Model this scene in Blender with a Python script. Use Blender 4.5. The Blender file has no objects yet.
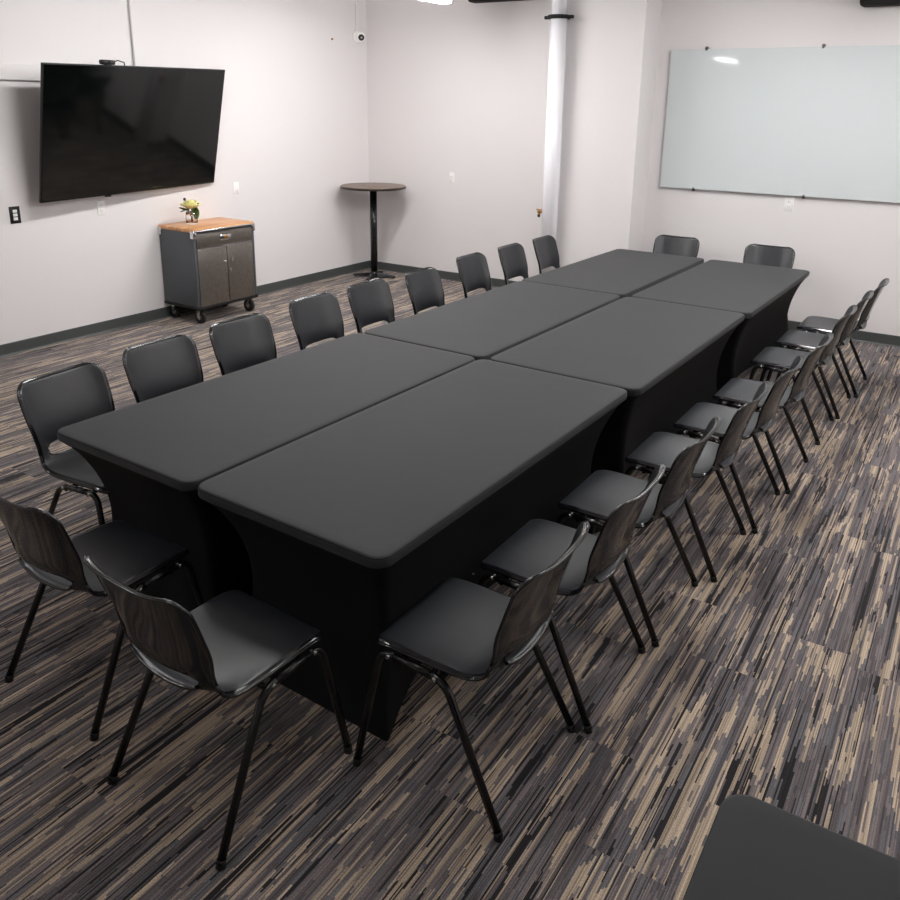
import bpy, bmesh, math, random
from math import sin, cos, pi, radians, sqrt
from mathutils import Vector, Matrix

random.seed(7)
SC = bpy.context.scene
COL = SC.collection

# ------------------------------------------------------------ camera
cam_d = bpy.data.cameras.new('camera')
cam = bpy.data.objects.new('camera', cam_d)
COL.objects.link(cam)
SC.camera = cam
cam_d.sensor_width = 36.0
cam_d.lens = 815.017 / 900 * 36.0
cam_d.shift_x = (450 - 459.83) / 900
cam_d.shift_y = (343.66 - 450) / 900
cam_d.clip_start = 0.02
R_ = ((0.84093, 0.5409, 0.01653), (0.16502, -0.22724, -0.95976), (-0.51537, 0.80981, -0.28035))
cam.matrix_world = Matrix(((R_[0][0], -R_[1][0], -R_[2][0], 2.1655),
                           (R_[0][1], -R_[1][1], -R_[2][1], -1.67833),
                           (R_[0][2], -R_[1][2], -R_[2][2], 2.01741),
                           (0, 0, 0, 1)))

# ------------------------------------------------------------ world, exposure
w = bpy.data.worlds.new('world')
SC.world = w
w.use_nodes = True
w.node_tree.nodes['Background'].inputs[0].default_value = (1, 1, 1, 1)
w.node_tree.nodes['Background'].inputs[1].default_value = 0.1
SC.view_settings.view_transform = 'Standard'
SC.view_settings.look = 'None'
SC.view_settings.gamma = 1
SC.view_settings.use_curve_mapping = False
SC.view_settings.exposure = 0.0

LAMP_Z = 2.97
# hanging LED strips: (x, y0, y1, watts)
LAMPS = [(-2.45, 4.02, 5.24, 62), (-2.45, 1.9, 3.12, 52), (-2.6, -3.3, -2.08, 30),
         (1.05, 4.0, 5.22, 56), (1.05, 1.6, 2.82, 48), (1.05, -1.2, 0.02, 12), (3.4, 3.3, 4.52, 38), (3.4, 0.6, 1.82, 20)]
LAMP_COL = (1.0, 0.988, 0.98, 1)

XL, YB, XR, YF, ZC = -4.35, 6.38, 4.6, -4.6, 3.75


# ------------------------------------------------------------ materials
def srgb(r, g, b):
    f = lambda c: (c / 255 / 12.92) if c / 255 <= 0.04045 else ((c / 255 + 0.055) / 1.055) ** 2.4
    return (f(r), f(g), f(b), 1)


def mat(name, col, rough=0.5, metal=0.0, spec=0.5, bump=None, emit=None, trans=0.0, sheen=0.0, coat=0.0, vary=0.0,
        vscale=8, ior=1.45):
    m = bpy.data.materials.new(name)
    m.use_nodes = True
    nt = m.node_tree
    b = nt.nodes['Principled BSDF']
    b.inputs['Base Color'].default_value = col
    b.inputs['Roughness'].default_value = rough
    b.inputs['Metallic'].default_value = metal
    b.inputs['Specular IOR Level'].default_value = spec
    b.inputs['Transmission Weight'].default_value = trans
    b.inputs['IOR'].default_value = ior
    b.inputs['Sheen Weight'].default_value = sheen
    b.inputs['Coat Weight'].default_value = coat
    if emit:
        b.inputs['Emission Color'].default_value = emit[0]
        b.inputs['Emission Strength'].default_value = emit[1]
    tc = nt.nodes.new('ShaderNodeTexCoord')
    if bump:
        n = nt.nodes.new('ShaderNodeTexNoise')
        n.inputs['Scale'].default_value = bump[0]
        n.inputs['Detail'].default_value = 3
        bp = nt.nodes.new('ShaderNodeBump')
        bp.inputs['Strength'].default_value = bump[1]
        bp.inputs['Distance'].default_value = bump[2]
        nt.links.new(tc.outputs['Object'], n.inputs['Vector'])
        nt.links.new(n.outputs['Fac'], bp.inputs['Height'])
        nt.links.new(bp.outputs['Normal'], b.inputs['Normal'])
    if vary:
        n = nt.nodes.new('ShaderNodeTexNoise')
        n.inputs['Scale'].default_value = vscale
        n.inputs['Detail'].default_value = 4
        mp = nt.nodes.new('ShaderNodeMapRange')
        mp.inputs[1].default_value = 0.3
        mp.inputs[2].default_value = 0.7
        mp.inputs[3].default_value = 1 - vary
        mp.inputs[4].default_value = 1 + vary
        mx = nt.nodes.new('ShaderNodeVectorMath')
        mx.operation = 'SCALE'
        mx.inputs[0].default_value = col[:3]
        nt.links.new(tc.outputs['Object'], n.inputs['Vector'])
        nt.links.new(n.outputs['Fac'], mp.inputs[0])
        nt.links.new(mp.outputs[0], mx.inputs['Scale'])
        nt.links.new(mx.outputs[0], b.inputs['Base Color'])
    return m


def carpet_material():
    m = bpy.data.materials.new('striped_carpet')
    m.use_nodes = True
    nt = m.node_tree
    N, L = nt.nodes, nt.links
    b = N['Principled BSDF']
    b.inputs['Roughness'].default_value = 0.95
    b.inputs['Specular IOR Level'].default_value = 0.15
    b.inputs['Sheen Weight'].default_value = 0.2
    b.inputs['Sheen Roughness'].default_value = 0.45
    b.inputs['Sheen Tint'].default_value = (1, 0.92, 0.88, 1)
    tc = N.new('ShaderNodeTexCoord')
    sep = N.new('ShaderNodeSeparateXYZ')
    L.new(tc.outputs['Object'], sep.inputs[0])

    def M(op, a, b_=None, c=None):
        n = N.new('ShaderNodeMath')
        n.operation = op
        for i, v in enumerate((a, b_, c)):
            if v is None:
                continue
            if isinstance(v, (int, float)):
                n.inputs[i].default_value = v
            else:
                L.new(v, n.inputs[i])
        return n.outputs[0]
    X, Y = sep.outputs[0], sep.outputs[1]
    PW, PL = 0.25, 1.0
    col = M('FLOOR', M('DIVIDE', X, PW))
    wn = N.new('ShaderNodeTexWhiteNoise')
    wn.noise_dimensions = '1D'
    L.new(col, wn.inputs['W'])
    yo = M('ADD', Y, M('MULTIPLY', wn.outputs['Value'], PL))
    row = M('FLOOR', M('DIVIDE', yo, PL))
    wn2 = N.new('ShaderNodeTexWhiteNoise')
    wn2.noise_dimensions = '2D'
    cv = N.new('ShaderNodeCombineXYZ')
    L.new(col, cv.inputs[0])
    L.new(row, cv.inputs[1])
    L.new(cv.outputs[0], wn2.inputs['Vector'])
    seed = M('MULTIPLY', wn2.outputs['Value'], 60)

    def layer(step, xs, ys, off, detail=1.0, rough=0.5):
        xq = M('MULTIPLY', M('FLOOR', M('DIVIDE', X, step)), step)
        # each yarn column starts and stops a little apart: ragged stripe ends
        wj = N.new('ShaderNodeTexWhiteNoise')
        wj.noise_dimensions = '1D'
        L.new(M('ADD', M('DIVIDE', xq, step), off), wj.inputs['W'])
        yj = M('ADD', Y, M('MULTIPLY', M('SUBTRACT', wj.outputs['Value'], 0.5), 0.05))
        v = N.new('ShaderNodeCombineXYZ')
        L.new(M('ADD', M('MULTIPLY', xq, xs), off), v.inputs[0])
        L.new(M('MULTIPLY', yj, ys), v.inputs[1])
        L.new(seed, v.inputs[2])
        n = N.new('ShaderNodeTexNoise')
        n.inputs['Scale'].default_value = 1
        n.inputs['Detail'].default_value = detail
        n.inputs['Roughness'].default_value = rough
        L.new(v.outputs[0], n.inputs['Vector'])
        return n.outputs['Fac']

    def ramp(fac, stops, const=True):
        r = N.new('ShaderNodeValToRGB')
        if const:
            r.color_ramp.interpolation = 'CONSTANT'
        e = r.color_ramp.elements
        while len(e) > 1:
            e.remove(e[-1])
        e[0].position = stops[0][0]
        e[0].color = stops[0][1]
        for p, c in stops[1:]:
            q = e.new(p)
            q.color = c
        L.new(fac, r.inputs[0])
        return r.outputs[0]

    def mix(f, a, b_):
        n = N.new('ShaderNodeMix')
        n.data_type = 'RGBA'
        for s, v in ((0, f), (6, a), (7, b_)):
            if isinstance(v, (int, float)):
                n.inputs[s].default_value = v
            elif isinstance(v, tuple):
                n.inputs[s].default_value = v
            else:
                L.new(v, n.inputs[s])
        return n.outputs[2]
    tan, tan2 = CARP['tan'], CARP['tan2']
    pur, pur2, gry, blk = CARP['pur'], CARP['pur2'], CARP['gry'], CARP['blk']
    A = layer(0.006, 21, 1.25, 3.1, 2.0, 0.55)
    base = ramp(A, [(0, blk), (0.33, gry), (0.40, pur2), (0.45, pur), (0.50, gry), (0.525, tan), (0.61, pur), (0.66, blk)])
    B = layer(0.004, 105, 0.9, 17.7, 1.0)
    base = mix(ramp(B, [(0, (0, 0, 0, 1)), (0.615, (1, 1, 1, 1))]), base, blk)
    Cc = layer(0.005, 48, 1.5, 41.3, 1.0)
    base = mix(ramp(Cc, [(0, (0, 0, 0, 1)), (0.635, (1, 1, 1, 1))]), base, tan2)
    D = layer(0.004, 60, 1.0, 71.3, 1.0)
    base = mix(ramp(D, [(0, (0, 0, 0, 1)), (0.64, (1, 1, 1, 1))]), base, pur)
    # pile speckle
    n = N.new('ShaderNodeTexNoise')
    n.inputs['Scale'].default_value = 260
    n.inputs['Detail'].default_value = 2
    L.new(tc.outputs['Object'], n.inputs['Vector'])
    mp = N.new('ShaderNodeMapRange')
    mp.inputs[1].default_value = 0.3
    mp.inputs[2].default_value = 0.7
    mp.inputs[3].default_value = 0.66
    mp.inputs[4].default_value = 1.28
    L.new(n.outputs['Fac'], mp.inputs[0])
    # loop columns
    fine = layer(0.0035, 285.7, 0.9, 5.5, 0.0)
    mf = N.new('ShaderNodeMapRange')
    mf.inputs[1].default_value = 0.25
    mf.inputs[2].default_value = 0.7
    mf.inputs[3].default_value = 0.5
    mf.inputs[4].default_value = 1.28
    L.new(fine, mf.inputs[0])
    sc = N.new('ShaderNodeVectorMath')
    sc.operation = 'SCALE'
    L.new(base, sc.inputs[0])
    L.new(M('MULTIPLY', mp.outputs[0], mf.outputs[0]), sc.inputs['Scale'])
    L.new(sc.outputs[0], b.inputs['Base Color'])
    bp = N.new('ShaderNodeBump')
    bp.inputs['Strength'].default_value = 0.5
    bp.inputs['Distance'].default_value = 0.003
    L.new(n.outputs['Fac'], bp.inputs['Height'])
    L.new(bp.outputs['Normal'], b.inputs['Normal'])
    return m


CARP = dict(tan=srgb(182, 164, 144), tan2=srgb(170, 153, 134), pur=srgb(120, 111, 111), pur2=srgb(94, 88, 90),
            gry=srgb(102, 100, 104), blk=srgb(36, 34, 37))


def wood_material():
    m = bpy.data.materials.new('butcher_block_wood')
    m.use_nodes = True
    nt = m.node_tree
    N, L = nt.nodes, nt.links
    b = N['Principled BSDF']
    b.inputs['Roughness'].default_value = 0.35
    tc = N.new('ShaderNodeTexCoord')
    mp = N.new('ShaderNodeMapping')
    mp.inputs['Scale'].default_value = (24, 2.5, 2)
    L.new(tc.outputs['Object'], mp.inputs[0])
    n = N.new('ShaderNodeTexNoise')
    n.inputs['Scale'].default_value = 1
    n.inputs['Detail'].default_value = 3
    L.new(mp.outputs[0], n.inputs['Vector'])
    r = N.new('ShaderNodeValToRGB')
    r.color_ramp.elements[0].position = 0.3
    r.color_ramp.elements[0].color = srgb(190, 128, 78)
    r.color_ramp.elements[1].position = 0.7
    r.color_ramp.elements[1].color = srgb(232, 178, 126)
    L.new(n.outputs['Fac'], r.inputs[0])
    L.new(r.outputs[0], b.inputs['Base Color'])
    return m


MAT = dict(
    wall=mat('painted_wall', srgb(230, 226, 226), 0.75, spec=0.3, bump=(60, 0.08, 0.002)),
    ceil=mat('ceiling_paint', srgb(200, 197, 196), 0.9),
    dark=mat('matte_black_paint', srgb(30, 28, 27), 0.8),
    carpet=carpet_material(),
    base=mat('vinyl_baseboard', srgb(74, 78, 77), 0.4),
    shell=mat('black_textured_plastic', srgb(30, 32, 37), 0.37, spec=0.85, bump=(420, 0.25, 0.0006), vary=0.12, vscale=14),
    gloss=mat('black_glossy_plastic', srgb(20, 20, 24), 0.13, spec=0.8),
    tube=mat('black_painted_tube', srgb(16, 16, 18), 0.22, spec=0.6),
    bolt=mat('steel_bolt', srgb(190, 190, 190), 0.25, metal=1.0),
    rubber=mat('black_rubber', srgb(18, 18, 18), 0.7),
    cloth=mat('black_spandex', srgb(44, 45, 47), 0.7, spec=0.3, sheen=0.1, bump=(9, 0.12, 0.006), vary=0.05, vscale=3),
    cloth_shaded=mat('black_spandex_shaded', srgb(24, 24, 25), 0.85, spec=0.2),  # same spandex as the top, shade of the sides put into its colour
    pipewhite=mat('white_gloss_pipe', srgb(246, 245, 250), 0.25, coat=0.4),
    steel=mat('brushed_dark_steel', srgb(128, 122, 116), 0.38, metal=0.85, vary=0.1, vscale=30),
    greysteel=mat('grey_painted_steel', srgb(84, 88, 92), 0.45, metal=0.3),
    chrome=mat('chrome', srgb(210, 210, 212), 0.18, metal=1.0),
    wood=wood_material(),
    white=mat('white_plastic', srgb(248, 246, 244), 0.4),
    shadegrey=mat('grey_plastic', srgb(190, 186, 185), 0.5),
    black=mat('black_plastic', srgb(15, 15, 16), 0.4),
    screen=mat('tv_screen_glass', srgb(6, 8, 8), 0.07, spec=0.7),
    bezel=mat('tv_bezel', srgb(40, 40, 40), 0.3, metal=0.5),
    brass=mat('brass', srgb(170, 125, 60), 0.35, metal=0.9),
    bar=mat('walnut_laminate', srgb(120, 104, 92), 0.4, vary=0.12, vscale=12),
    baredge=mat('dark_table_edge', srgb(45, 36, 30), 0.4),
    glass=mat('clear_vase_glass', (1, 1, 1, 1), 0.02, trans=1.0, ior=1.45),
    petal=mat('cream_petal', srgb(240, 236, 170), 0.6),
    leaf=mat('green_leaf', srgb(70, 95, 30), 0.5),
    stem=mat('dark_stem', srgb(45, 60, 25), 0.6),
    berry=mat('dark_berry', srgb(50, 40, 50), 0.4),
    board=mat('pale_green_glass', srgb(211, 217, 218), 0.04, spec=0.4),
    boardedge=mat('green_glass_edge', srgb(110, 135, 125), 0.1),
    lamphouse=mat('lamp_housing', srgb(230, 230, 230), 0.5),
)


# ------------------------------------------------------------ mesh helpers
class MB:
    def __init__(s):
        s.bm = bmesh.new()
        s.mi = 0

    def _fin(s, faces, smooth=False):
        for f in faces:
            f.material_index = s.mi
            f.smooth = smooth

    def box(s, c, d, bev=0.0, rot=None, seg=2):
        g = bmesh.ops.create_cube(s.bm, size=1)
        vs = g['verts']
        bmesh.ops.scale(s.bm, verts=vs, vec=d)
        if bev:
            es = list({e for v in vs for e in v.link_edges})
            r = bmesh.ops.bevel(s.bm, geom=es, offset=bev, segments=seg, affect='EDGES', profile=0.5)
            vs = list({v for f in r['faces'] for v in f.verts})
        if rot:
            bmesh.ops.rotate(s.bm, verts=vs, cent=(0, 0, 0), matrix=rot)
        bmesh.ops.translate(s.bm, verts=vs, vec=c)
        s._fin({f for v in vs for f in v.link_faces}, bool(bev))
        return vs

    def box2(s, a, b, bev=0.0):
        return s.box([(a[i] + b[i]) / 2 for i in range(3)], [abs(b[i] - a[i]) for i in range(3)], bev)

    def cyl(s, a, b, r, r2=None, n=20, smooth=True):
        a, b = Vector(a), Vector(b)
        d = b - a
        g = bmesh.ops.create_cone(s.bm, cap_ends=True, segments=n, radius1=r, radius2=r if r2 is None else r2, depth=d.length)
        vs = g['verts']
        q = Vector((0, 0, 1)).rotation_difference(d)
        bmesh.ops.rotate(s.bm, verts=vs, cent=(0, 0, 0), matrix=q.to_matrix())
        bmesh.ops.translate(s.bm, verts=vs, vec=(a + b) / 2)
        fs = {f for v in vs for f in v.link_faces}
        s._fin(fs, smooth)
        for f in fs:
            if len(f.verts) > 4:
                f.smooth = False

    def sphere(s, c, r, sc=(1, 1, 1), n=16, rot=None):
        g = bmesh.ops.create_uvsphere(s.bm, u_segments=n, v_segments=max(6, n // 2), radius=r)
        vs = g['verts']
        bmesh.ops.scale(s.bm, verts=vs, vec=sc)
        if rot:
            bmesh.ops.rotate(s.bm, verts=vs, cent=(0, 0, 0), matrix=rot)
        bmesh.ops.translate(s.bm, verts=vs, vec=c)
        s._fin({f for v in vs for f in v.link_faces}, True)

    def tube(s, pts, r, n=12, caps=True):
        pts = [Vector(p) for p in pts]
        rings = []
        up = Vector((1, 0, 0))
        for i, p in enumerate(pts):
            t = (pts[min(i + 1, len(pts) - 1)] - pts[max(i - 1, 0)]).normalized()
            if i == 0:
                up = t.orthogonal().normalized()
            else:
                up = (up - t * up.dot(t)).normalized()
            bi = t.cross(up)
            rings.append([s.bm.verts.new(p + (up * cos(2 * pi * k / n) + bi * sin(2 * pi * k / n)) * r) for k in range(n)])
        s.loft(rings, True, caps)

    def loft(s, rings, smooth=True, caps=False, close=True):
        fs = []
        n = len(rings[0])
        for a, b in zip(rings, rings[1:]):
            for k in range(n if close else n - 1):
                j = (k + 1) % n
                fs.append(s.bm.faces.new((a[k], a[j], b[j], b[k])))
        s._fin(fs, smooth)
        if caps:
            c = [s.bm.faces.new(rings[0][::-1]), s.bm.faces.new(rings[-1])]
            s._fin(c, False)

    def lathe(s, prof, n=32, c=(0, 0, 0)):
        rings = []
        for r, z in prof:
            rings.append([s.bm.verts.new((c[0] + r * cos(2 * pi * k / n), c[1] + r * sin(2 * pi * k / n), c[2] + z)) for k in range(n)])
        s.loft(rings, True, True)

    def build(s, name, mats, parent=None, loc=None, rotz=0):
        bmesh.ops.recalc_face_normals(s.bm, faces=s.bm.faces)
        me = bpy.data.meshes.new(name)
        s.bm.to_mesh(me)
        s.bm.free()
        if not isinstance(mats, (list, tuple)):
            mats = [mats]
        for m_ in mats:
            me.materials.append(m_)
        o = bpy.data.objects.new(name, me)
        COL.objects.link(o)
        if parent:
            o.parent = parent
        if loc:
            o.location = loc
            o.rotation_euler = (0, 0, rotz)
        return o


def thing(name, label, cat, loc=(0, 0, 0), rotz=0, group=None):
    o = bpy.data.objects.new(name, None)
    o.empty_display_size = 0.1
    COL.objects.link(o)
    o.location = loc
    o.rotation_euler = (0, 0, rotz)
    return tag(o, label, cat, group)


def tag(o, label, cat, group=None):
    o['label'] = label
    o['category'] = cat
    if group:
        o['group'] = group
    return o


def structure(o):
    o['kind'] = 'structure'
    return o


def copy_tree(o, parent=None):
    c = o.copy()
    COL.objects.link(c)
    if parent:
        c.parent = parent
    for ch in list(o.children):
        copy_tree(ch, c)
    return c


# ------------------------------------------------------------ room
def slab(name, a, b, m):
    q = MB()
    q.box2(a, b)
    return structure(q.build(name, m))


slab('floor', (XL - .1, YF - .1, -0.06), (XR + .1, YB + .1, 0), MAT['carpet'])
slab('ceiling', (XL - .1, YF - .1, ZC), (XR + .1, YB + .1, ZC + .1), MAT['ceil'])
slab('wall_left', (XL - .1, YF - .1, 0), (XL, YB + .1, ZC), MAT['wall'])
slab('wall_back', (XL, YB, 0), (XR, YB + .1, ZC), MAT['wall'])
slab('wall_right', (XR, YF - .1, 0), (XR + .1, YB + .1, ZC), MAT['wall'])
slab('wall_front', (XL, YF - .1, 0), (XR, YF, ZC), MAT['wall'])
# shallow pier standing out of the back wall
PX0, PX1, PY = -1.57, -0.75, 5.98
slab('wall_pier', (PX0, PY, 0), (PX1, YB, ZC), MAT['wall'])


def baseboard(name, p0, p1, n):
    # swept cove profile: (distance from wall, height)
    prof = [(0, 0), (0.016, 0), (0.012, 0.004), (0.007, 0.012), (0.006, 0.094), (0.004, 0.1), (0, 0.1)]
    q = MB()
    rings = []
    for p in (p0, p1):
        rings.append([q.bm.verts.new((p[0] + n[0] * d, p[1] + n[1] * d, z)) for d, z in prof])
    q.loft(rings, False, True)
    return structure(q.build(name, MAT['base']))


baseboard('baseboard_left', (XL, YF), (XL, YB), (1, 0))
baseboard('baseboard_back', (XL, YB), (PX0, YB), (0, -1))
baseboard('baseboard_pier', (PX0, PY), (PX1, PY), (0, -1))
baseboard('baseboard_right', (PX1, YB), (XR, YB), (0, -1))


# ------------------------------------------------------------ covered tables
def rring(hx, hy, r, n=7, bow=0.0):
    pts = []
    for cx, cy, a0 in ((hx - r, hy - r, 0), (-hx + r, hy - r, 90), (-hx + r, -hy + r, 180), (hx - r, -hy + r, 270)):
        for k in range(n):
            a = radians(a0 + 90 * k / (n - 1))
            pts.append([cx + r * cos(a), cy + r * sin(a)])
    # subdivide straight sides
    out = []
    for i, p in enumerate(pts):
        out.append(p)
        q = pts[(i + 1) % len(pts)]
        if (i + 1) % n == 0:
            m_ = 14
            for k in range(1, m_):
                out.append([p[0] + (q[0] - p[0]) * k / m_, p[1] + (q[1] - p[1]) * k / m_])
    if bow:
        for p in out:
            fx = 1 - min(1, abs(p[1]) / hy) ** 2
            p[0] -= math.copysign(1, p[0]) * bow * fx * (abs(p[0]) / hx) ** 3
    return out


def make_table(name, hx, hy, zt, label, cat, loc, rotz, group):
    t = thing(name, label, cat, loc, rotz, group)
    q = MB()
    rings = []
    r0 = 0.055
    er = 0.012
    prof = [(0.30, 0.0), (0.10, 0.0), (0.04, 0.0)]
    prof += [(er - er * sin(radians(a)), -(er - er * cos(radians(a)))) for a in (0, 25, 50, 75, 90)]
    prof += [(0.0, -0.030), (0.003, -0.038), (0.012, -0.044), (0.03, -0.048)]
    for ins, dz in prof:
        rings.append([q.bm.verts.new((x, y, zt + dz)) for x, y in rring(hx - ins, hy - ins, max(0.01, r0 - ins * 0.5))])
    q.loft(rings, True, True)
    q.build('tabletop_cover', MAT['cloth'], t)
    q = MB()
    pts = rring(hx - 0.004, hy - 0.004, r0 - .004)
    pts = [(x, y, zt - 0.0065) for x, y in pts]
    q.tube(pts + [pts[0]], 0.0026, 6, False)
    q.build('edge_seam', MAT['cloth_shaded'], t)
    q = MB()
    rings = []
    K = 22
    for i in range(K + 1):
        u = i / K
        z = (zt - 0.042) * (1 - u)
        s = sin(pi * u ** 0.85) ** 0.9 if 0 < u < 1 else 0
        ix = 0.008 + 0.037 * u + 0.075 * s
        iy = 0.008 + 0.072 * u + 0.10 * s
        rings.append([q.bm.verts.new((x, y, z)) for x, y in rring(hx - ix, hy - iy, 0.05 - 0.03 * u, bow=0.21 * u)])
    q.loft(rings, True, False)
    q.build('stretch_skirt', MAT['cloth_shaded'], t)
    return t


ROT = -0.0193
ZT = 0.7288
LP = 1.8902


def tw(x, y):
    return (cos(ROT) * x - sin(ROT) * y, sin(ROT) * x + cos(ROT) * y)


tspec = [
    # col centre x, row, label
    (-0.444, 0, 'black covered rectangular table, near end of the row on the cabinet side'),
    (0.419, 0, 'black covered rectangular table, near end of the row away from the television'),
    (-0.424, 1, 'black covered rectangular table in the middle of the row nearer the television wall'),
    (0.452, 1, 'black covered rectangular table in the middle of the row farther from the television wall'),
    (-0.424, 2, 'black covered rectangular table at the far end nearer the round bar table'),
    (0.474, 2, 'black covered rectangular table at the far end nearer the glass board'),
]
for x, r, lab in tspec:
    px, py = tw(x, LP * (r + 0.5))
    make_table('covered_table', 0.4265, LP / 2 - 0.003, ZT, lab, 'table', (px, py, 0), ROT, 'covered tables pushed together in the centre')
make_table('covered_table', 0.945, 0.4265, ZT, 'separate black covered table cut off at the bottom right corner', 'table',
           (1.925 + 0.945, -0.262 - 0.4265, 0), radians(0.5), 'covered tables')


# ------------------------------------------------------------ plastic chair
def catmull(P, t):
    n = len(P) - 1
    i = min(int(t * n), n - 1)
    f = t * n - i
    p0, p1, p2, p3 = P[max(i - 1, 0)], P[i], P[i + 1], P[min(i + 2, n)]
    return [0.5 * (2 * b + (c - a) * f + (2 * a - 5 * b + 4 * c - d) * f * f + (3 * b - a - 3 * c + d) * f ** 3)
            for a, b, c, d in zip(p0, p1, p2, p3)]


# profile from seat front to the top of the back: y, z, half width, edge rise towards the sitter
PROF = [(0.232, 0.452, 0.208, -0.002), (0.17, 0.462, 0.212, 0.002), (0.08, 0.456, 0.214, 0.010), (-0.02, 0.447, 0.214, 0.018),
        (-0.11, 0.443, 0.213, 0.026), (-0.17, 0.456, 0.210, 0.036), (-0.205, 0.490, 0.206, 0.044), (-0.222, 0.545, 0.203, 0.046),
        (-0.236, 0.610, 0.211, 0.050), (-0.255, 0.675, 0.217, 0.048), (-0.279, 0.752, 0.219, 0.047), (-0.304, 0.832, 0.216, 0.045)]
_s = [0.0]
_dense = [catmull(PROF, k / 400) for k in range(401)]
for a, b in zip(_dense, _dense[1:]):
    _s.append(_s[-1] + math.hypot(b[0] - a[0], b[1] - a[1]))
STOT = _s[-1]


def at_s(s):
    s = max(0, min(STOT, s))
    lo, hi = 0, 400
    while hi - lo > 1:
        m_ = (lo + hi) // 2
        if _s[m_] <= s:
            lo = m_
        else:
            hi = m_
    f = (s - _s[lo]) / max(1e-9, _s[hi] - _s[lo])
    return [a + (b - a) * f for a, b in zip(_dense[lo], _dense[hi])]


def s_of_z(z):
    for k in range(400, 0, -1):
        if _dense[k][1] <= z:
            return _s[k]


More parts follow.
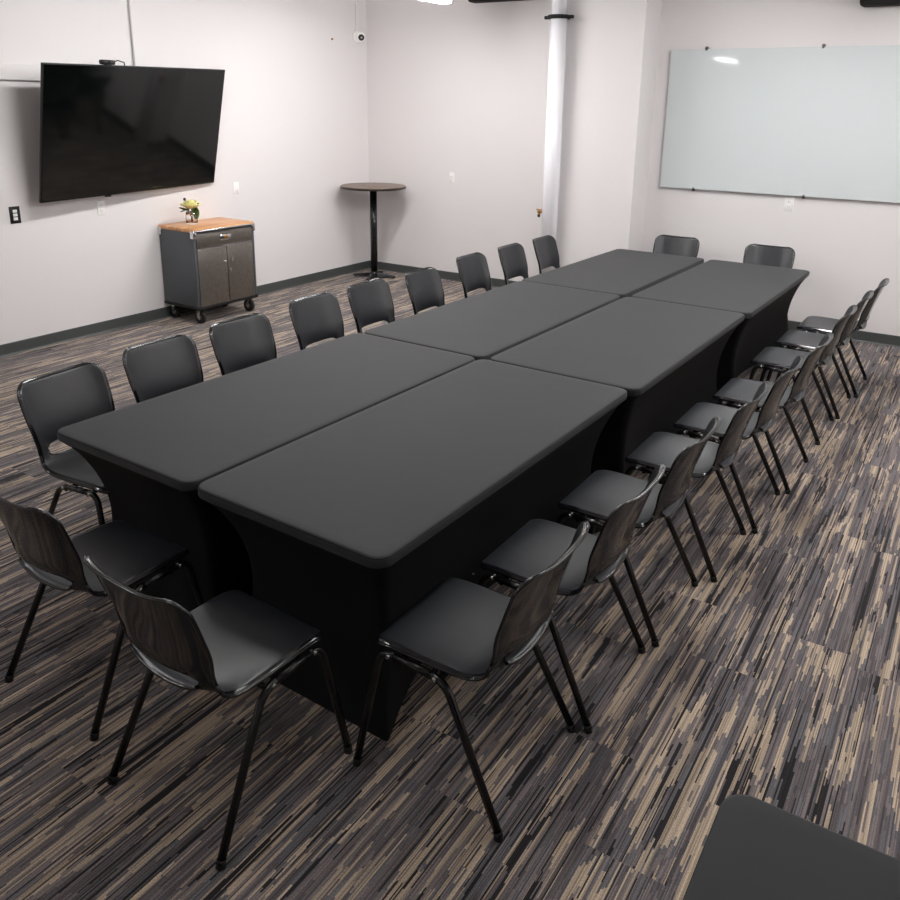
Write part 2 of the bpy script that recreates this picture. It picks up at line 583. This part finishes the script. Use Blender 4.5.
def chair_shell():
    sA, sB = s_of_z(0.488), s_of_z(0.548)
    sm, sh = (sA + sB) / 2, (sB - sA) / 2
    XS = 0.148
    # across
    us = [0, .1, .2, .3, .42, .54]
    right = us + [0.63, XS / 0.206, .76, .80, .85, .89, .92, .945, .965, .985, 1.0]
    U = [-u for u in right[:0:-1]] + right
    iL = U.index(-XS / 0.206)
    iR = U.index(XS / 0.206)
    S = [0, .004, .009, .015, .023, .035, .05, .075]
    k = S[-1]
    while k < sA - 0.05:
        k += 0.026
        S.append(k)
    nA = len(S) + 3
    S += [sA - 0.03 + 0.0 * i for i in ()] + [S[-1] + (sA - S[-1]) * f for f in (0.4, 0.7, 0.88)] + [sA, sm, sB]
    nA = S.index(sA)
    nB = S.index(sB)
    top = STOT
    S += [sB + 0.008, sB + 0.02]
    k = S[-1]
    while k < top - 0.09:
        k += 0.024
        S.append(k)
    S += [top - d for d in (.07, .055, .042, .03, .021, .014, .008, .004, 0)]
    RT, RB = 0.072, 0.045
    lw, lip = 0.017, 0.013
    G, GN = [], []
    for js, s in enumerate(S):
        row, rown = [], []
        for iu, u in enumerate(U):
            ss = s
            # rounded slot ends: pull the slot's two rows together towards its ends
            if js in (nA, nB, nA - 1, nB + 1):
                f = min(1.0, abs(u) / (XS / 0.206))
                k_ = max(0.42, (1 - f ** 8) ** (1 / 2.4) if f < 1 else 0.42)
                if abs(u) > XS / 0.206 + 1e-6:
                    k_ = 0.42 + 0.58 * min(1, (abs(u) - XS / 0.206) / 0.12)
                if js == nA:
                    ss = sm - sh * k_
                elif js == nB:
                    ss = sm + sh * k_
            y, z, hw, ed = at_s(ss)
            y1, z1, *_q = at_s(min(STOT, ss + .004))
            y0, z0, *_q = at_s(max(0, ss - .004))
            t = Vector((0, y1 - y0, z1 - z0)).normalized()
            n = Vector((0, t.z, -t.y))
            dT, dF = STOT - ss, ss
            hw0 = hw
            if dT < RT:
                hw = hw - RT + sqrt(max(0, RT * RT - (RT - dT) ** 2))
            if dF < RB:
                hw = hw - RB + sqrt(max(0, RB * RB - (RB - dF) ** 2))
            x = u * hw
            p = Vector((x, y, z)) + n * (ed * (abs(x) / hw0) ** (2.2 + 1.0 * min(1, max(0, (ss - sA) / 0.12))))
            e = min((1 - abs(u)) * hw, dT + 0.0, dF)
            if e < lw:
                p -= n * (lip * (1 - e / lw) ** 2)
            # rolled rim under the slot
            if nA - 3 <= js <= nA and abs(u) < 0.75:
                p -= n * (0.012 * ((js - (nA - 3)) / 3) ** 2)
            if nB <= js <= nB + 1 and abs(u) < 0.75:
                p -= n * (0.006 * (nB + 2 - js) / 2)
            row.append(p)
            rown.append(n)
        G.append(row)
    nj, ni = len(G), len(U)
    # smooth normals by finite differences
    NN = [[None] * ni for _ in range(nj)]
    for j in range(nj):
        for i in range(ni):
            a = G[j][min(i + 1, ni - 1)] - G[j][max(i - 1, 0)]
            b = G[min(j + 1, nj - 1)][i] - G[max(j - 1, 0)][i]
            n = a.cross(b)
            NN[j][i] = n.normalized() if n.length > 1e-12 else Vector((0, 1, 0))
    hole = lambda j, i: (nA <= j < nB) and (iL <= i < iR)
    TH = 0.006

    def part(j0, j1):
        q = MB()
        vt = {}

        def v(j, i, side):
            k2 = (j, i, side)
            if k2 not in vt:
                d = {0: 0.0, 1: TH}[side]
                vt[k2] = q.bm.verts.new(G[j][i] + NN[j][i] * d)
            return vt[k2]
        cells = {(j, i) for j in range(j0, j1) for i in range(ni - 1) if not hole(j, i)}
        for j, i in cells:
            q.mi = 0
            lipz = i < 3 or i >= ni - 4 or j < 3 or j >= nj - 4
            q.mi = 1 if lipz else 0
            q._fin([q.bm.faces.new((v(j, i, 0), v(j, i + 1, 0), v(j + 1, i + 1, 0), v(j + 1, i, 0)))], True)
            q.mi = 1
            q._fin([q.bm.faces.new((v(j, i, 1), v(j + 1, i, 1), v(j + 1, i + 1, 1), v(j, i + 1, 1)))], True)
        for j, i in cells:
            for (dj, di, a, b) in ((-1, 0, (j, i), (j, i + 1)), (1, 0, (j + 1, i), (j + 1, i + 1)),
                                   (0, -1, (j, i), (j + 1, i)), (0, 1, (j, i + 1), (j + 1, i + 1))):
                nb = (j + dj, i + di)
                if nb in cells:
                    continue
                if j0 <= nb[0] < j1 or nb[0] < 0 or nb[0] >= nj - 1:
                    q.mi = 1
                    q._fin([q.bm.faces.new((v(*a, 0), v(*b, 0), v(*b, 1), v(*a, 1)))], True)
        return q
    # the one-piece shell is read as a seat and a backrest, meeting at the slot
    mid = [[G[j][i] + NN[j][i] * (TH / 2) for i in range(ni)] for j in range(nj)]

    def bead(pts, r):
        out = [pts[0]]
        for p in pts[1:]:
            if (p - out[-1]).length > 0.004:
                out.append(p)
        q = MB()
        q.tube(out, r, 8)
        return q
    rim_back = bead([mid[j][0] for j in range(nA + 1, nj)] + [mid[nj - 1][i] for i in range(1, ni)] +
                    [mid[j][ni - 1] for j in range(nj - 2, nA, -1)], 0.0058)
    rim_seat = bead([mid[j][0] for j in range(nA + 1, -1, -1)] + [mid[0][i] for i in range(1, ni)] +
                    [mid[j][ni - 1] for j in range(1, nA + 2)], 0.0052)
    rim_slot = bead([mid[nA][i] for i in range(iL, iR + 1)], 0.0062)
    return part(0, nA + 1), part(nA + 1, nj - 1), rim_seat, rim_back, rim_slot


def fillet_path(P, r, n=6):
    P = [Vector(p) for p in P]
    out = [P[0]]
    for a, b, c in zip(P, P[1:], P[2:]):
        d1 = (a - b).normalized()
        d2 = (c - b).normalized()
        p0, p2 = b + d1 * r, b + d2 * r
        for k in range(n + 1):
            t = k / n
            out.append(p0 * (1 - t) ** 2 + b * 2 * t * (1 - t) + p2 * t * t)
    out.append(P[-1])
    return out


def make_chair():
    t = thing('plastic_chair', '', 'chair')
    a, b, rs, rb, rl_ = chair_shell()
    so = a.build('seat', [MAT['shell'], MAT['gloss']], t)
    bo = b.build('backrest', [MAT['shell'], MAT['gloss']], t)
    rs.build('rolled_rim', MAT['gloss'], so)
    rb.build('rolled_rim', MAT['gloss'], bo)
    rl_.build('slot_lip', MAT['gloss'], so)
    R = 0.0125
    for s in (-1, 1):
        xb, xt = s * 0.252, s * 0.222
        zr0, zr1 = 0.424, 0.437
        ff, fr = (xb, 0.262, 0.012), (xb, -0.255, 0.012)
        kf, kr = (xt, 0.185, zr1), (xt, -0.045, zr0)
        mid = (xt, 0.07, (zr0 + zr1) / 2)
        path = fillet_path([ff, kf, mid], 0.05, 7)
        q = MB()
        q.tube(path[:-1], R)
        l1 = q.build('leg', MAT['tube'], t)
        rear = fillet_path([fr, kr, mid], 0.05, 7)
        q = MB()
        q.tube(rear[:-1], R)
        l2 = q.build('leg', MAT['tube'], t)
        q = MB()
        q.tube([path[-2], mid, rear[-2]], R)
        q.build('side_rail', MAT['tube'], t)
        for leg, f, k in ((l1, ff, kf), (l2, fr, kr)):
            q = MB()
            f, k = Vector(f), Vector(k)
            d = (k - f).normalized()
            q.cyl((f.x, f.y, 0.0), f + d * 0.014, 0.0145, 0.0135, 14)
            q.build('foot_cap', MAT['rubber'], leg)
        for y, z in ((0.15, zr1 - .003), (-0.015, zr0 + .001)):
            q = MB()
            q.cyl((xt + s * 0.008, y, z), (xt + s * 0.016, y, z), 0.0085, 0.006, 12)
            q.build('bolt', MAT['bolt'], t)
    for y, z in ((0.12, 0.418), (-0.02, 0.408)):
        q = MB()
        q.tube([(-0.219, y, z), (0.219, y, z)], 0.009, 10)
        q.build('cross_bar', MAT['tube'], t)
    return t


chair0 = make_chair()
chair0_used = False


def place(x, y, rz, label, group):
    """x, y: the middle of the chair's footprint"""
    global chair0_used
    c = chair0 if not chair0_used else copy_tree(chair0)
    chair0_used = True
    c.location = (x, y, 0)
    c.rotation_euler = (0, 0, rz)
    c['label'] = label
    c['group'] = group
    return c


ORD = ['nearest the camera', 'second from the near end', 'third from the near end', 'fourth from the near end', 'fifth, in the middle',
       'fourth from the far end', 'third from the far end', 'second from the far end', 'farthest, by the back wall']
# chairs facing -x: rotate local +y to -x  -> +90 degrees
right_row = [(1.285, 0.20, 1), (1.33, 0.735, 0), (1.36, 1.304, 0), (1.42, 1.89, 0), (1.465, 2.44, 0), (1.51, 2.99, 0), (1.52, 3.82, 0),
             (1.55, 4.38, 0), (1.59, 4.93, 0)]
for (xr, y, a), o in zip(right_row, ORD):
    place(xr - 0.255, y, radians(90 + a), 'black chair right of the tables, ' + o, 'chairs along the right side of the tables')
left_row = [(-1.205, 0.335, 5), (-1.26, 0.885, 1), (-1.28, 1.44, 0), (-1.325, 2.10, 0), (-1.325, 2.65, 0), (-1.27, 3.23, 2),
            (-1.325, 4.0, 0), (-1.31, 4.64, 0), (-1.285, 5.24, 0)]
for (xr, y, a), o in zip(left_row, ORD):
    place(xr + 0.25, y - 0.02, radians(-90 + a), 'black chair left of the tables, ' + o, 'chairs along the left side of the tables')
place(-0.262, -0.20, radians(0), 'black plastic chair at the near end of the tables, cut off by the left edge', 'chairs at the near end of the tables')
place(0.455, -0.285, radians(-2), 'black plastic chair at the near end with its whole back facing the camera', 'chairs at the near end of the tables')
place(-0.30, 5.83, radians(180), 'black plastic chair at the far end, in front of the wall pier', 'chairs at the far end of the tables')
place(0.57, 5.82, radians(180), 'black plastic chair at the far end, below the glass board', 'chairs at the far end of the tables')

# ------------------------------------------------------------ television
tv = thing('television', 'large black flat television tilted down on the left wall', 'television')
tyaw, ttilt, TW = 0.07, 0.24, 1.88
TH_ = TW * 0.58
tc_ = Vector((-4.118, 2.972, 1.7575))
ax_ = Vector((-sin(tyaw), cos(tyaw), 0))
nn_ = Vector((cos(tyaw), sin(tyaw), 0))
up_ = Vector((0, 0, 1)) * cos(ttilt) + nn_ * sin(ttilt)
rl = 0.017
a2, u2 = ax_ * cos(rl) + up_ * sin(rl), up_ * cos(rl) - ax_ * sin(rl)
fn = a2.cross(u2)
tv.matrix_world = Matrix(((a2.x, u2.x, fn.x, tc_.x), (a2.y, u2.y, fn.y, tc_.y), (a2.z, u2.z, fn.z, tc_.z), (0, 0, 0, 1)))
q = MB()
q.box((0, 0, -0.012), (TW, TH_, 0.022), 0.003)
q.build('bezel', MAT['bezel'], tv)
q = MB()
q.box((0, 0.004, 0.0005), (TW - 0.02, TH_ - 0.026, 0.004))
q.build('screen', MAT['screen'], tv)
q = MB()
q.box((0, -0.1, -0.042), (TW * 0.8, TH_ * 0.6, 0.04), 0.012)
q.build('rear_housing', MAT['black'], tv)
q = MB()
q.box((-0.30, -TH_ / 2 - 0.006, -0.004), (0.06, 0.012, 0.014), 0.002)
q.build('sensor', MAT['black'], tv)
tm = thing('television_bracket', 'black wall bracket behind the television', 'bracket', (-4.35, 2.93, 1.75))
q = MB()
q.box2((0.0, -0.25, -0.18), (0.02, 0.25, 0.18), 0.003)
q.build('mounting_plate', MAT['black'], tm)
for s in (-1, 1):
    q = MB()
    q.tube([(0.015, s * 0.12, 0.0), (0.10, s * 0.06, 0.0), (0.18, s * 0.03, 0.0)], 0.014, 8)
    q.build('arm', MAT['black'], tm)

# webcam and cable on top of the television
top = tc_ + u2 * (TH_ / 2)
wc = thing('webcam', 'small black webcam on top of the television', 'webcam', tuple(top - a2 * 0.36 - fn * 0.01), pi / 2 * 0 + 0.128)
q = MB()
q.box((0, 0, 0.022), (0.05, 0.13, 0.036), 0.010)
q.build('body', MAT['black'], wc)
q = MB()
q.cyl((0.025, 0, 0.022), (0.032, 0, 0.022), 0.012)
q.build('lens', MAT['screen'], wc)
q = MB()
q.box((0, 0, 0.002), (0.04, 0.05, 0.008), 0.002)
q.build('clip', MAT['black'], wc)
cb = top - a2 * 0.29 - fn * 0.03
q = MB()
q.tube([cb + Vector((0, 0, .02)), cb + a2 * 0.05 + Vector((0, 0, 0.035)), cb + a2 * 0.11 + Vector((0, 0, 0.022)), cb + a2 * 0.14 + Vector((-.03, 0, -0.02)),
        cb + a2 * 0.14 + Vector((-.06, 0, -0.15))], 0.005, 8)
tag(q.build('webcam_cable', MAT['black']), 'thin black cable curling behind the webcam on the television', 'cable')

q = MB()
q.box2((XL, 0.9, 2.15), (XL + 0.03, 2.6, 2.275), 0.004)
tag(q.build('raceway', MAT['wall']), 'white horizontal boxed raceway running behind the television to the left edge', 'raceway')

q = MB()
q.tube([(XL + 0.010, 3.135, 1.9), (XL + 0.010, 3.135, ZC)], 0.009, 10)
tag(q.build('conduit', MAT['shadegrey']), 'thin grey vertical conduit above the television', 'conduit')

# security camera near the corner
sc_ = thing('security_camera', 'small white round security camera high in the left corner', 'camera', (XL, 6.187, 2.765))
q = MB()
q.cyl((0, 0, 0), (0.022, 0, 0), 0.065, 0.060, 24)
q.build('mount_plate', MAT['white'], sc_)
q = MB()
q.sphere((0.06, 0, 0), 0.062, (1, 1, 1), 20)
q.build('housing', MAT['white'], sc_)
dv = Vector((0.80, -0.50, -0.15)).normalized()
q = MB()
q.cyl(Vector((0.055, 0, 0)) + dv * 0.040, Vector((0.055, 0, 0)) + dv * 0.068, 0.036, 0.034, 20)
ln = q.build('lens', MAT['black'], sc_)
q = MB()
q.cyl(Vector((0.055, 0, 0)) + dv * 0.068, Vector((0.055, 0, 0)) + dv * 0.070, 0.012, 0.012, 12)
q.build('lens_glass', MAT['bolt'], ln)
q = MB()
q.tube([(XL + 0.010, 6.187, 2.82), (XL + 0.010, 6.187, ZC)], 0.008, 10)
tag(q.build('conduit', MAT['white']), 'thin pale vertical conduit rising from the security camera', 'conduit')
q = MB()
q.cyl((XL, 5.765, 2.714), (XL + 0.012, 5.765, 2.714), 0.012, 0.009, 12)
tag(q.build('wall_anchor', MAT['brass']), 'tiny brown anchor in the left wall beside the security camera', 'anchor')


# ------------------------------------------------------------ wall plates
def plate(name, loc, rz, label, w_, h_, kind, pm='white', im='white'):
    t = thing(name, label, 'outlet' if kind != 'switch' else 'switch', loc, rz)
    q = MB()
    q.box((0, -0.003, 0), (w_, 0.007, h_), 0.002)
    q.build('cover_plate', MAT[pm], t)
    if kind == 'duplex':
        for s in (-1, 1):
            q = MB()
            q.box((0, -0.008, s * 0.021), (0.034, 0.005, 0.030), 0.002)
            k = q.build('socket', MAT[im], t)
            q = MB()
            for dx in (-0.007, 0.007):
                q.box((dx, -0.0108, s * 0.021 + .003), (0.0022, 0.001, 0.010))
            q.build('slots', MAT['black'], k)
    elif kind == 'switch':
        q = MB()
        q.box((0, -0.009, 0), (0.034, 0.006, 0.068), 0.002)
        q.build('rocker', MAT[im], t)
    elif kind == 'data':
        for k_ in range(3):
            q = MB()
            q.box((0, -0.008, 0.03 - k_ * 0.03), (0.034, 0.006, 0.024), 0.002)
            q.build('jack', MAT[im], t)
    return t


# rz: plates are made facing -y; on the left wall they face +x
plate('data_outlet', (XL, 1.905, 1.12), pi / 2, 'black wall plate with pale jacks at the left edge', 0.085, 0.135, 'data', 'black', 'white')
plate('wall_outlet', (XL, 2.671, 1.105), pi / 2, 'white outlet in the shadow just under the television', 0.075, 0.12, 'duplex')
plate('light_switch', (XL, 4.224, 1.166), pi / 2, 'white switch plate on the left wall above the steel cabinet', 0.075, 0.12, 'switch')
plate('wall_outlet', (-3.11, YB, 1.208), 0, 'white outlet on the back wall right of the round bar table', 0.075, 0.125, 'duplex')
plate('wall_outlet', (0.625, YB, 1.193), 0, 'white outlet just under the glass board', 0.082, 0.13, 'duplex')

# ------------------------------------------------------------ glass board
gb = thing('glass_board', 'pale green glass writing board on the back wall', 'whiteboard', (-0.604, YB - 0.003, 1.274))
GW, GH = 2.56, 1.288
q = MB()
q.box2((0, -0.034, 0), (GW, -0.026, GH), 0.0)
for f in q.bm.faces:
    if abs(f.normal.y) < 0.5:
        f.material_index = 1
q.build('glass_panel', [MAT['board'], MAT['boardedge']], gb)
for x in (0.335, 1.352, 2.37):
    for z in (0.0, GH):
        q = MB()
        s = -1 if z == 0 else 1
        q.cyl((x, 0, z + s * 0.010), (x, -0.04, z + s * 0.010), 0.013, 0.013, 16)
        q.box((x, -0.036, z), (0.02, 0.008, 0.03), 0.002)
        q.build('standoff_clip', MAT['steel'], gb)

# ------------------------------------------------------------ standpipe
PXc, PYc = -1.58, 5.88
sp = thing('standpipe', 'white vertical pipe standing at the back wall beside the pier', 'pipe', (PXc, PYc, 0))
q = MB()
q.cyl((0, 0, 0), (0, 0, 2.85), 0.083, 0.083, 32)
q.build('lower_pipe', MAT['pipewhite'], sp)
q = MB()
q.cyl((0.0, 0, 2.85), (0.0, 0, ZC), 0.074, 0.074, 32)
q.build('upper_pipe', MAT['pipewhite'], sp)
q = MB()
q.lathe([(0.06, 2.83), (0.105, 2.83), (0.112, 2.84), (0.112, 2.855), (0.105, 2.865), (0.06, 2.865)], 28)
q.box((-0.125, 0, 2.847), (0.05, 0.04, 0.03), 0.004)
q.box((0.125, 0, 2.847), (0.05, 0.04, 0.03), 0.004)
q.build('pipe_clamp', MAT['dark'], sp)
q = MB()
q.cyl((-0.07, -0.02, 0.985), (-0.125, -0.03, 0.985), 0.015, 0.015, 12)
q.cyl((-0.105, -0.03, 1.0), (-0.105, -0.03, 0.955), 0.012, 0.010, 12)
v_ = q.build('valve', MAT['brass'], sp)
q = MB()
q.box((-0.105, -0.03, 1.008), (0.07, 0.018, 0.010), 0.003)
q.build('valve_handle', MAT['brass'], v_)
q = MB()
q.sphere((-0.11, -0.03, 0.945), 0.016, (1, 1, 1.2), 12)
q.build('valve_cap', MAT['baredge'], v_)

# plain dark boxes high on the back wall
for (x0, x1, zb, lab) in ((-2.85, -1.90, 3.075, 'dark shape at the top of the back wall beside the pipe'),
                          (1.0, 2.6, 2.865, 'dark shape at the top right above the glass board')):
    q = MB()
    q.box2((x0, YB - 0.16, zb), (x1, YB - 0.005, zb + 0.28), 0.03)
    tag(q.build('dark_shape', MAT['dark']), lab, 'duct')

# ------------------------------------------------------------ rolling cabinet
cx0, cx1, cy0, cy1, cz0, cz1 = 0, 0.49, 0, 0.72, 0.15, 0.90
cart = thing('rolling_cabinet', 'dark steel rolling cabinet with butcher block top against the left wall', 'cabinet', (-4.335, 3.235, 0), radians(-1.0))
q = MB()
q.box2((cx0, cy0, cz0 + .01), (cx1 - 0.012, cy1, cz1 - 0.035), 0.004)
q.build('body', MAT['greysteel'], cart)
q = MB()
q.box2((cx0, cy0 - .006, cz1 - 0.034), (cx1 + .004, cy1 + .006, cz1), 0.005)
q.build('wooden_top', MAT['wood'], cart)
q = MB()
q.tube([(cx1 + 0.004, cy0, cz1 - 0.022), (cx1 + 0.018, cy0 + .015, cz1 - 0.022), (cx1 + 0.018, cy1 - .015, cz1 - 0.022), (cx1 + 0.004, cy1, cz1 - 0.022)], 0.008, 10)
q.build('front_rail', MAT['chrome'], cart)
dr = MB()
dr.box2((cx1 - 0.012, cy0 + 0.03, 0.725), (cx1 + 0.006, cy1 - 0.03, 0.85), 0.003)
dro = dr.build('drawer', MAT['steel'], cart)
q = MB()
q.box2((cx1 + 0.006, cy0 + 0.30, 0.762), (cx1 + 0.012, cy0 + 0.43, 0.816), 0.004)
hp = q.build('handle_plate', MAT['chrome'], dro)
q = MB()
q.box2((cx1 + 0.012, cy0 + 0.345, 0.776), (cx1 + 0.016, cy0 + 0.385, 0.804), 0.003)
q.build('handle_recess', MAT['brass'], dro)
for k, (a, b) in enumerate(((cy0 + 0.03, cy0 + 0.368), (cy0 + 0.376, cy1 - 0.03))):
    q = MB()
    q.box2((cx1 - 0.012, a, 0.165), (cx1 + 0.006, b, 0.705), 0.003)
    do = q.build('door', MAT['steel'], cart)
    yy = b - 0.028 if k == 0 else a + 0.028
    q = MB()
    q.cyl((cx1 + 0.006, yy, 0.565), (cx1 + 0.022, yy, 0.565), 0.009, 0.009, 12)
    q.box((cx1 + 0.026, yy + (0.012 if k else -0.012), 0.565 + (0.012 if k else 0)), (0.010, 0.018 if k else 0.045, 0.045 if k else 0.016), 0.004)
    q.build('handle', MAT['chrome'], do)
    q = MB()
    q.cyl((cx1 + 0.006, yy, 0.47), (cx1 + 0.014, yy, 0.47), 0.012, 0.012, 14)
    q.build('lock', MAT['chrome'], do)
q = MB()
q.box2((cx1 - 0.014, cy0 + .004, 0.707), (cx1 - 0.001, cy1 - .004, 0.723))
q.build('middle_rail', MAT['chrome'], cart)
for y in (cy0 + 0.012, cy1 - 0.012):
    q = MB()
    q.box2((cx1 - 0.03, y - 0.014, cz0), (cx1 + 0.002, y + 0.014, cz1 - 0.035), 0.004)
    q.build('corner_post', MAT['greysteel'], cart)
for x in (cx0 + 0.015, cx1 - 0.012):
    for y in (cy0 + 0.01, cy1 - 0.01):
        q = MB()
        q.box((x, y, cz1 - 0.055), (0.055, 0.040, 0.075), 0.008)
        q.build('corner_bracket', MAT['chrome'], cart)
q = MB()
q.box2((cx0 - 0.00, cy0 - 0.008, cz0 - 0.008), (cx1 + 0.010, cy1 + 0.008, cz0 + 0.022), 0.006)
q.build('bottom_bumper', MAT['rubber'], cart)
for x in (cx0 + 0.065, cx1 - 0.055):
    for y in (cy0 + 0.06, cy1 - 0.06):
        q = MB()
        q.cyl((x, y - 0.016, 0.062), (x, y + 0.016, 0.062), 0.062, 0.062, 24)
        wv = q.build('caster_wheel', MAT['rubber'], cart)
        q = MB()
        q.cyl((x, y - 0.02, 0.062), (x, y + 0.02, 0.062), 0.024, 0.024, 14)
        q.build('wheel_hub', MAT['chrome'], wv)
        q = MB()
        q.box((x, y - 0.024, 0.10), (0.042, 0.005, 0.09), 0.001)
        q.box((x, y + 0.024, 0.10), (0.042, 0.005, 0.09), 0.001)
        q.box((x, y, 0.141), (0.07, 0.06, 0.008), 0.001)
        q.build('caster_fork', MAT['chrome'], cart)

# vase with a rose
VX, VY, VZ = -4.115, 3.445, cz1
q = MB()
q.lathe([(0.001, 0.0), (0.032, 0.0), (0.036, 0.006), (0.038, 0.03), (0.036, 0.06), (0.033, 0.085), (0.030, 0.085), (0.033, 0.06), (0.034, 0.03), (0.031, 0.012), (0.001, 0.010)], 28)
tag(q.build('glass_vase', MAT['glass'], None, (VX, VY, VZ)), 'small clear glass vase on the wooden cabinet top', 'vase')
ro = thing('rose_flower', 'cream yellow rose with green leaves standing in the glass vase', 'flower', (VX, VY, VZ))
q = MB()
q.tube([(0.0, 0.0, 0.014), (0.006, -0.006, 0.06), (0.004, 0.004, 0.115)], 0.003, 8)
q.tube([(0.004, 0.008, 0.014), (-0.004, -0.012, 0.08), (-0.008, -0.038, 0.165)], 0.002, 8)
q.tube([(-0.004, 0.002, 0.014), (0.006, 0.012, 0.08), (0.004, 0.052, 0.125)], 0.002, 8)
q.build('stem', MAT['stem'], ro)
for ring, (n, rr, tilt, sz, dz) in enumerate(((7, 0.040, 62, 0.034, 0.122), (6, 0.028, 42, 0.030, 0.132), (5, 0.016, 22, 0.026, 0.140), (3, 0.006, 6, 0.020, 0.146))):
    for k in range(n):
        a = 2 * pi * k / n + ring * 0.5
        M_ = Matrix.Rotation(a, 3, 'Z') @ Matrix.Rotation(radians(tilt), 3, 'Y')
        q = MB()
        q.sphere((0, 0, 0), sz, (0.16, 0.85, 1.0), 12, M_)
        o = q.build('petal', MAT['petal'], ro)
        o.location = (rr * cos(a), rr * sin(a), dz)
for (x, y, z, a, b, l) in ((-0.01, -0.045, 0.105, 200, 20, .05), (0.02, 0.0, 0.095, 300, 60, .045), (0.0, 0.035, 0.09, 80, 50, .045), (-0.02, -0.02, 0.10, 160, -20, .045), (0.025, 0.02, 0.07, 30, 70, .04)):
    q = MB()
    q.sphere((0, 0, 0), l, (0.5, 1, 0.06), 12, Matrix.Rotation(radians(a), 3, 'Z') @ Matrix.Rotation(radians(b), 3, 'X'))
    o = q.build('leaf', MAT['leaf'], ro)
    o.location = (x, y, z)
for p in ((-0.008, -0.038, 0.17), (0.004, 0.055, 0.128)):
    q = MB()
    q.sphere(p, 0.009, (1, 1, 1.2), 10)
    q.build('bud', MAT['berry'], ro)

for o in (bpy.data.objects['glass_vase'], ro):
    o.scale = (1.45, 1.45, 1.4)

# ------------------------------------------------------------ bar table
bt = thing('bar_table', 'tall round bar table with brown top on black post in the corner', 'table', (-3.945, 5.965, 0))
BH = 1.098
q = MB()
q.lathe([(0.001, BH), (0.375, BH), (0.383, BH - 0.004), (0.383, BH - 0.0045)], 64)
q.build('round_top', MAT['bar'], bt)
q = MB()
q.lathe([(0.001, BH - 0.005), (0.385, BH - 0.005), (0.388, BH - 0.010), (0.388, BH - 0.024), (0.383, BH - 0.030), (0.001, BH - 0.030)], 64)
q.build('top_edge', MAT['baredge'], bt)
q = MB()
q.cyl((0, 0, 0.05), (0, 0, BH - 0.035), 0.041, 0.041, 24)
q.build('post', MAT['tube'], bt)
q = MB()
q.cyl((0, 0, BH - 0.042), (0, 0, BH - 0.0305), 0.11, 0.12, 24)
q.build('top_plate', MAT['tube'], bt)
q = MB()
for k in range(4):
    a = radians(20 + 90 * k)
    d = Vector((cos(a), sin(a), 0))
    rings = []
    for s, wd, zt_, zb_ in ((0.0, 0.035, 0.06, 0.022), (0.10, 0.032, 0.05, 0.016), (0.20, 0.028, 0.036, 0.012), (0.265, 0.024, 0.026, 0.010)):
        c = d * s
        e = Vector((-d.y, d.x, 0)) * wd
        rings.append([q.bm.verts.new(c + v) for v in (e + Vector((0, 0, zb_)), -e + Vector((0, 0, zb_)), -e * .7 + Vector((0, 0, zt_)), e * .7 + Vector((0, 0, zt_)))])
    q.loft(rings, False, True)
q.cyl((0, 0, 0.02), (0, 0, 0.075), 0.055, 0.042, 24)
cbs = q.build('cross_base', MAT['tube'], bt)
for k in range(4):
    a = radians(20 + 90 * k)
    q = MB()
    q.cyl((0.24 * cos(a), 0.24 * sin(a), 0), (0.24 * cos(a), 0.24 * sin(a), 0.014), 0.016, 0.013, 12)
    q.build('glide', MAT['rubber'], cbs)

# ------------------------------------------------------------ hanging LED strips
lab = ['near the corner above the bar table', 'above the cabinet', 'behind the camera on the television side', 'above the far half of the tables',
       'above the near half of the tables', 'above the near end of the tables', 'above the right side at the back', 'above the right side at the front']
for (x, y0, y1, pw), l in zip(LAMPS, lab):
    cy = (y0 + y1) / 2
    t = thing('ceiling_light', 'long white hanging light strip ' + l, 'light', (x, cy, LAMP_Z), 0, 'hanging light strips')
    Ln = y1 - y0
    q = MB()
    q.box2((-0.075, -Ln / 2, 0.012), (0.075, Ln / 2, 0.075), 0.006)
    q.build('housing', MAT['lamphouse'], t)
    q = MB()
    q.box2((-0.062, -Ln / 2 + 0.01, -0.03), (0.062, Ln / 2 - 0.01, 0.014), 0.012)
    q.build('diffuser', mat('led_diffuser', (1, 1, 1, 1), 0.5, emit=(LAMP_COL, pw * 1.6)), t)
    for s in (-1, 1):
        q = MB()
        q.cyl((0, s * Ln * 0.35, 0.07), (0, s * Ln * 0.35, ZC - LAMP_Z), 0.003, 0.003, 8)
        q.build('suspension_wire', MAT['shadegrey'], t)
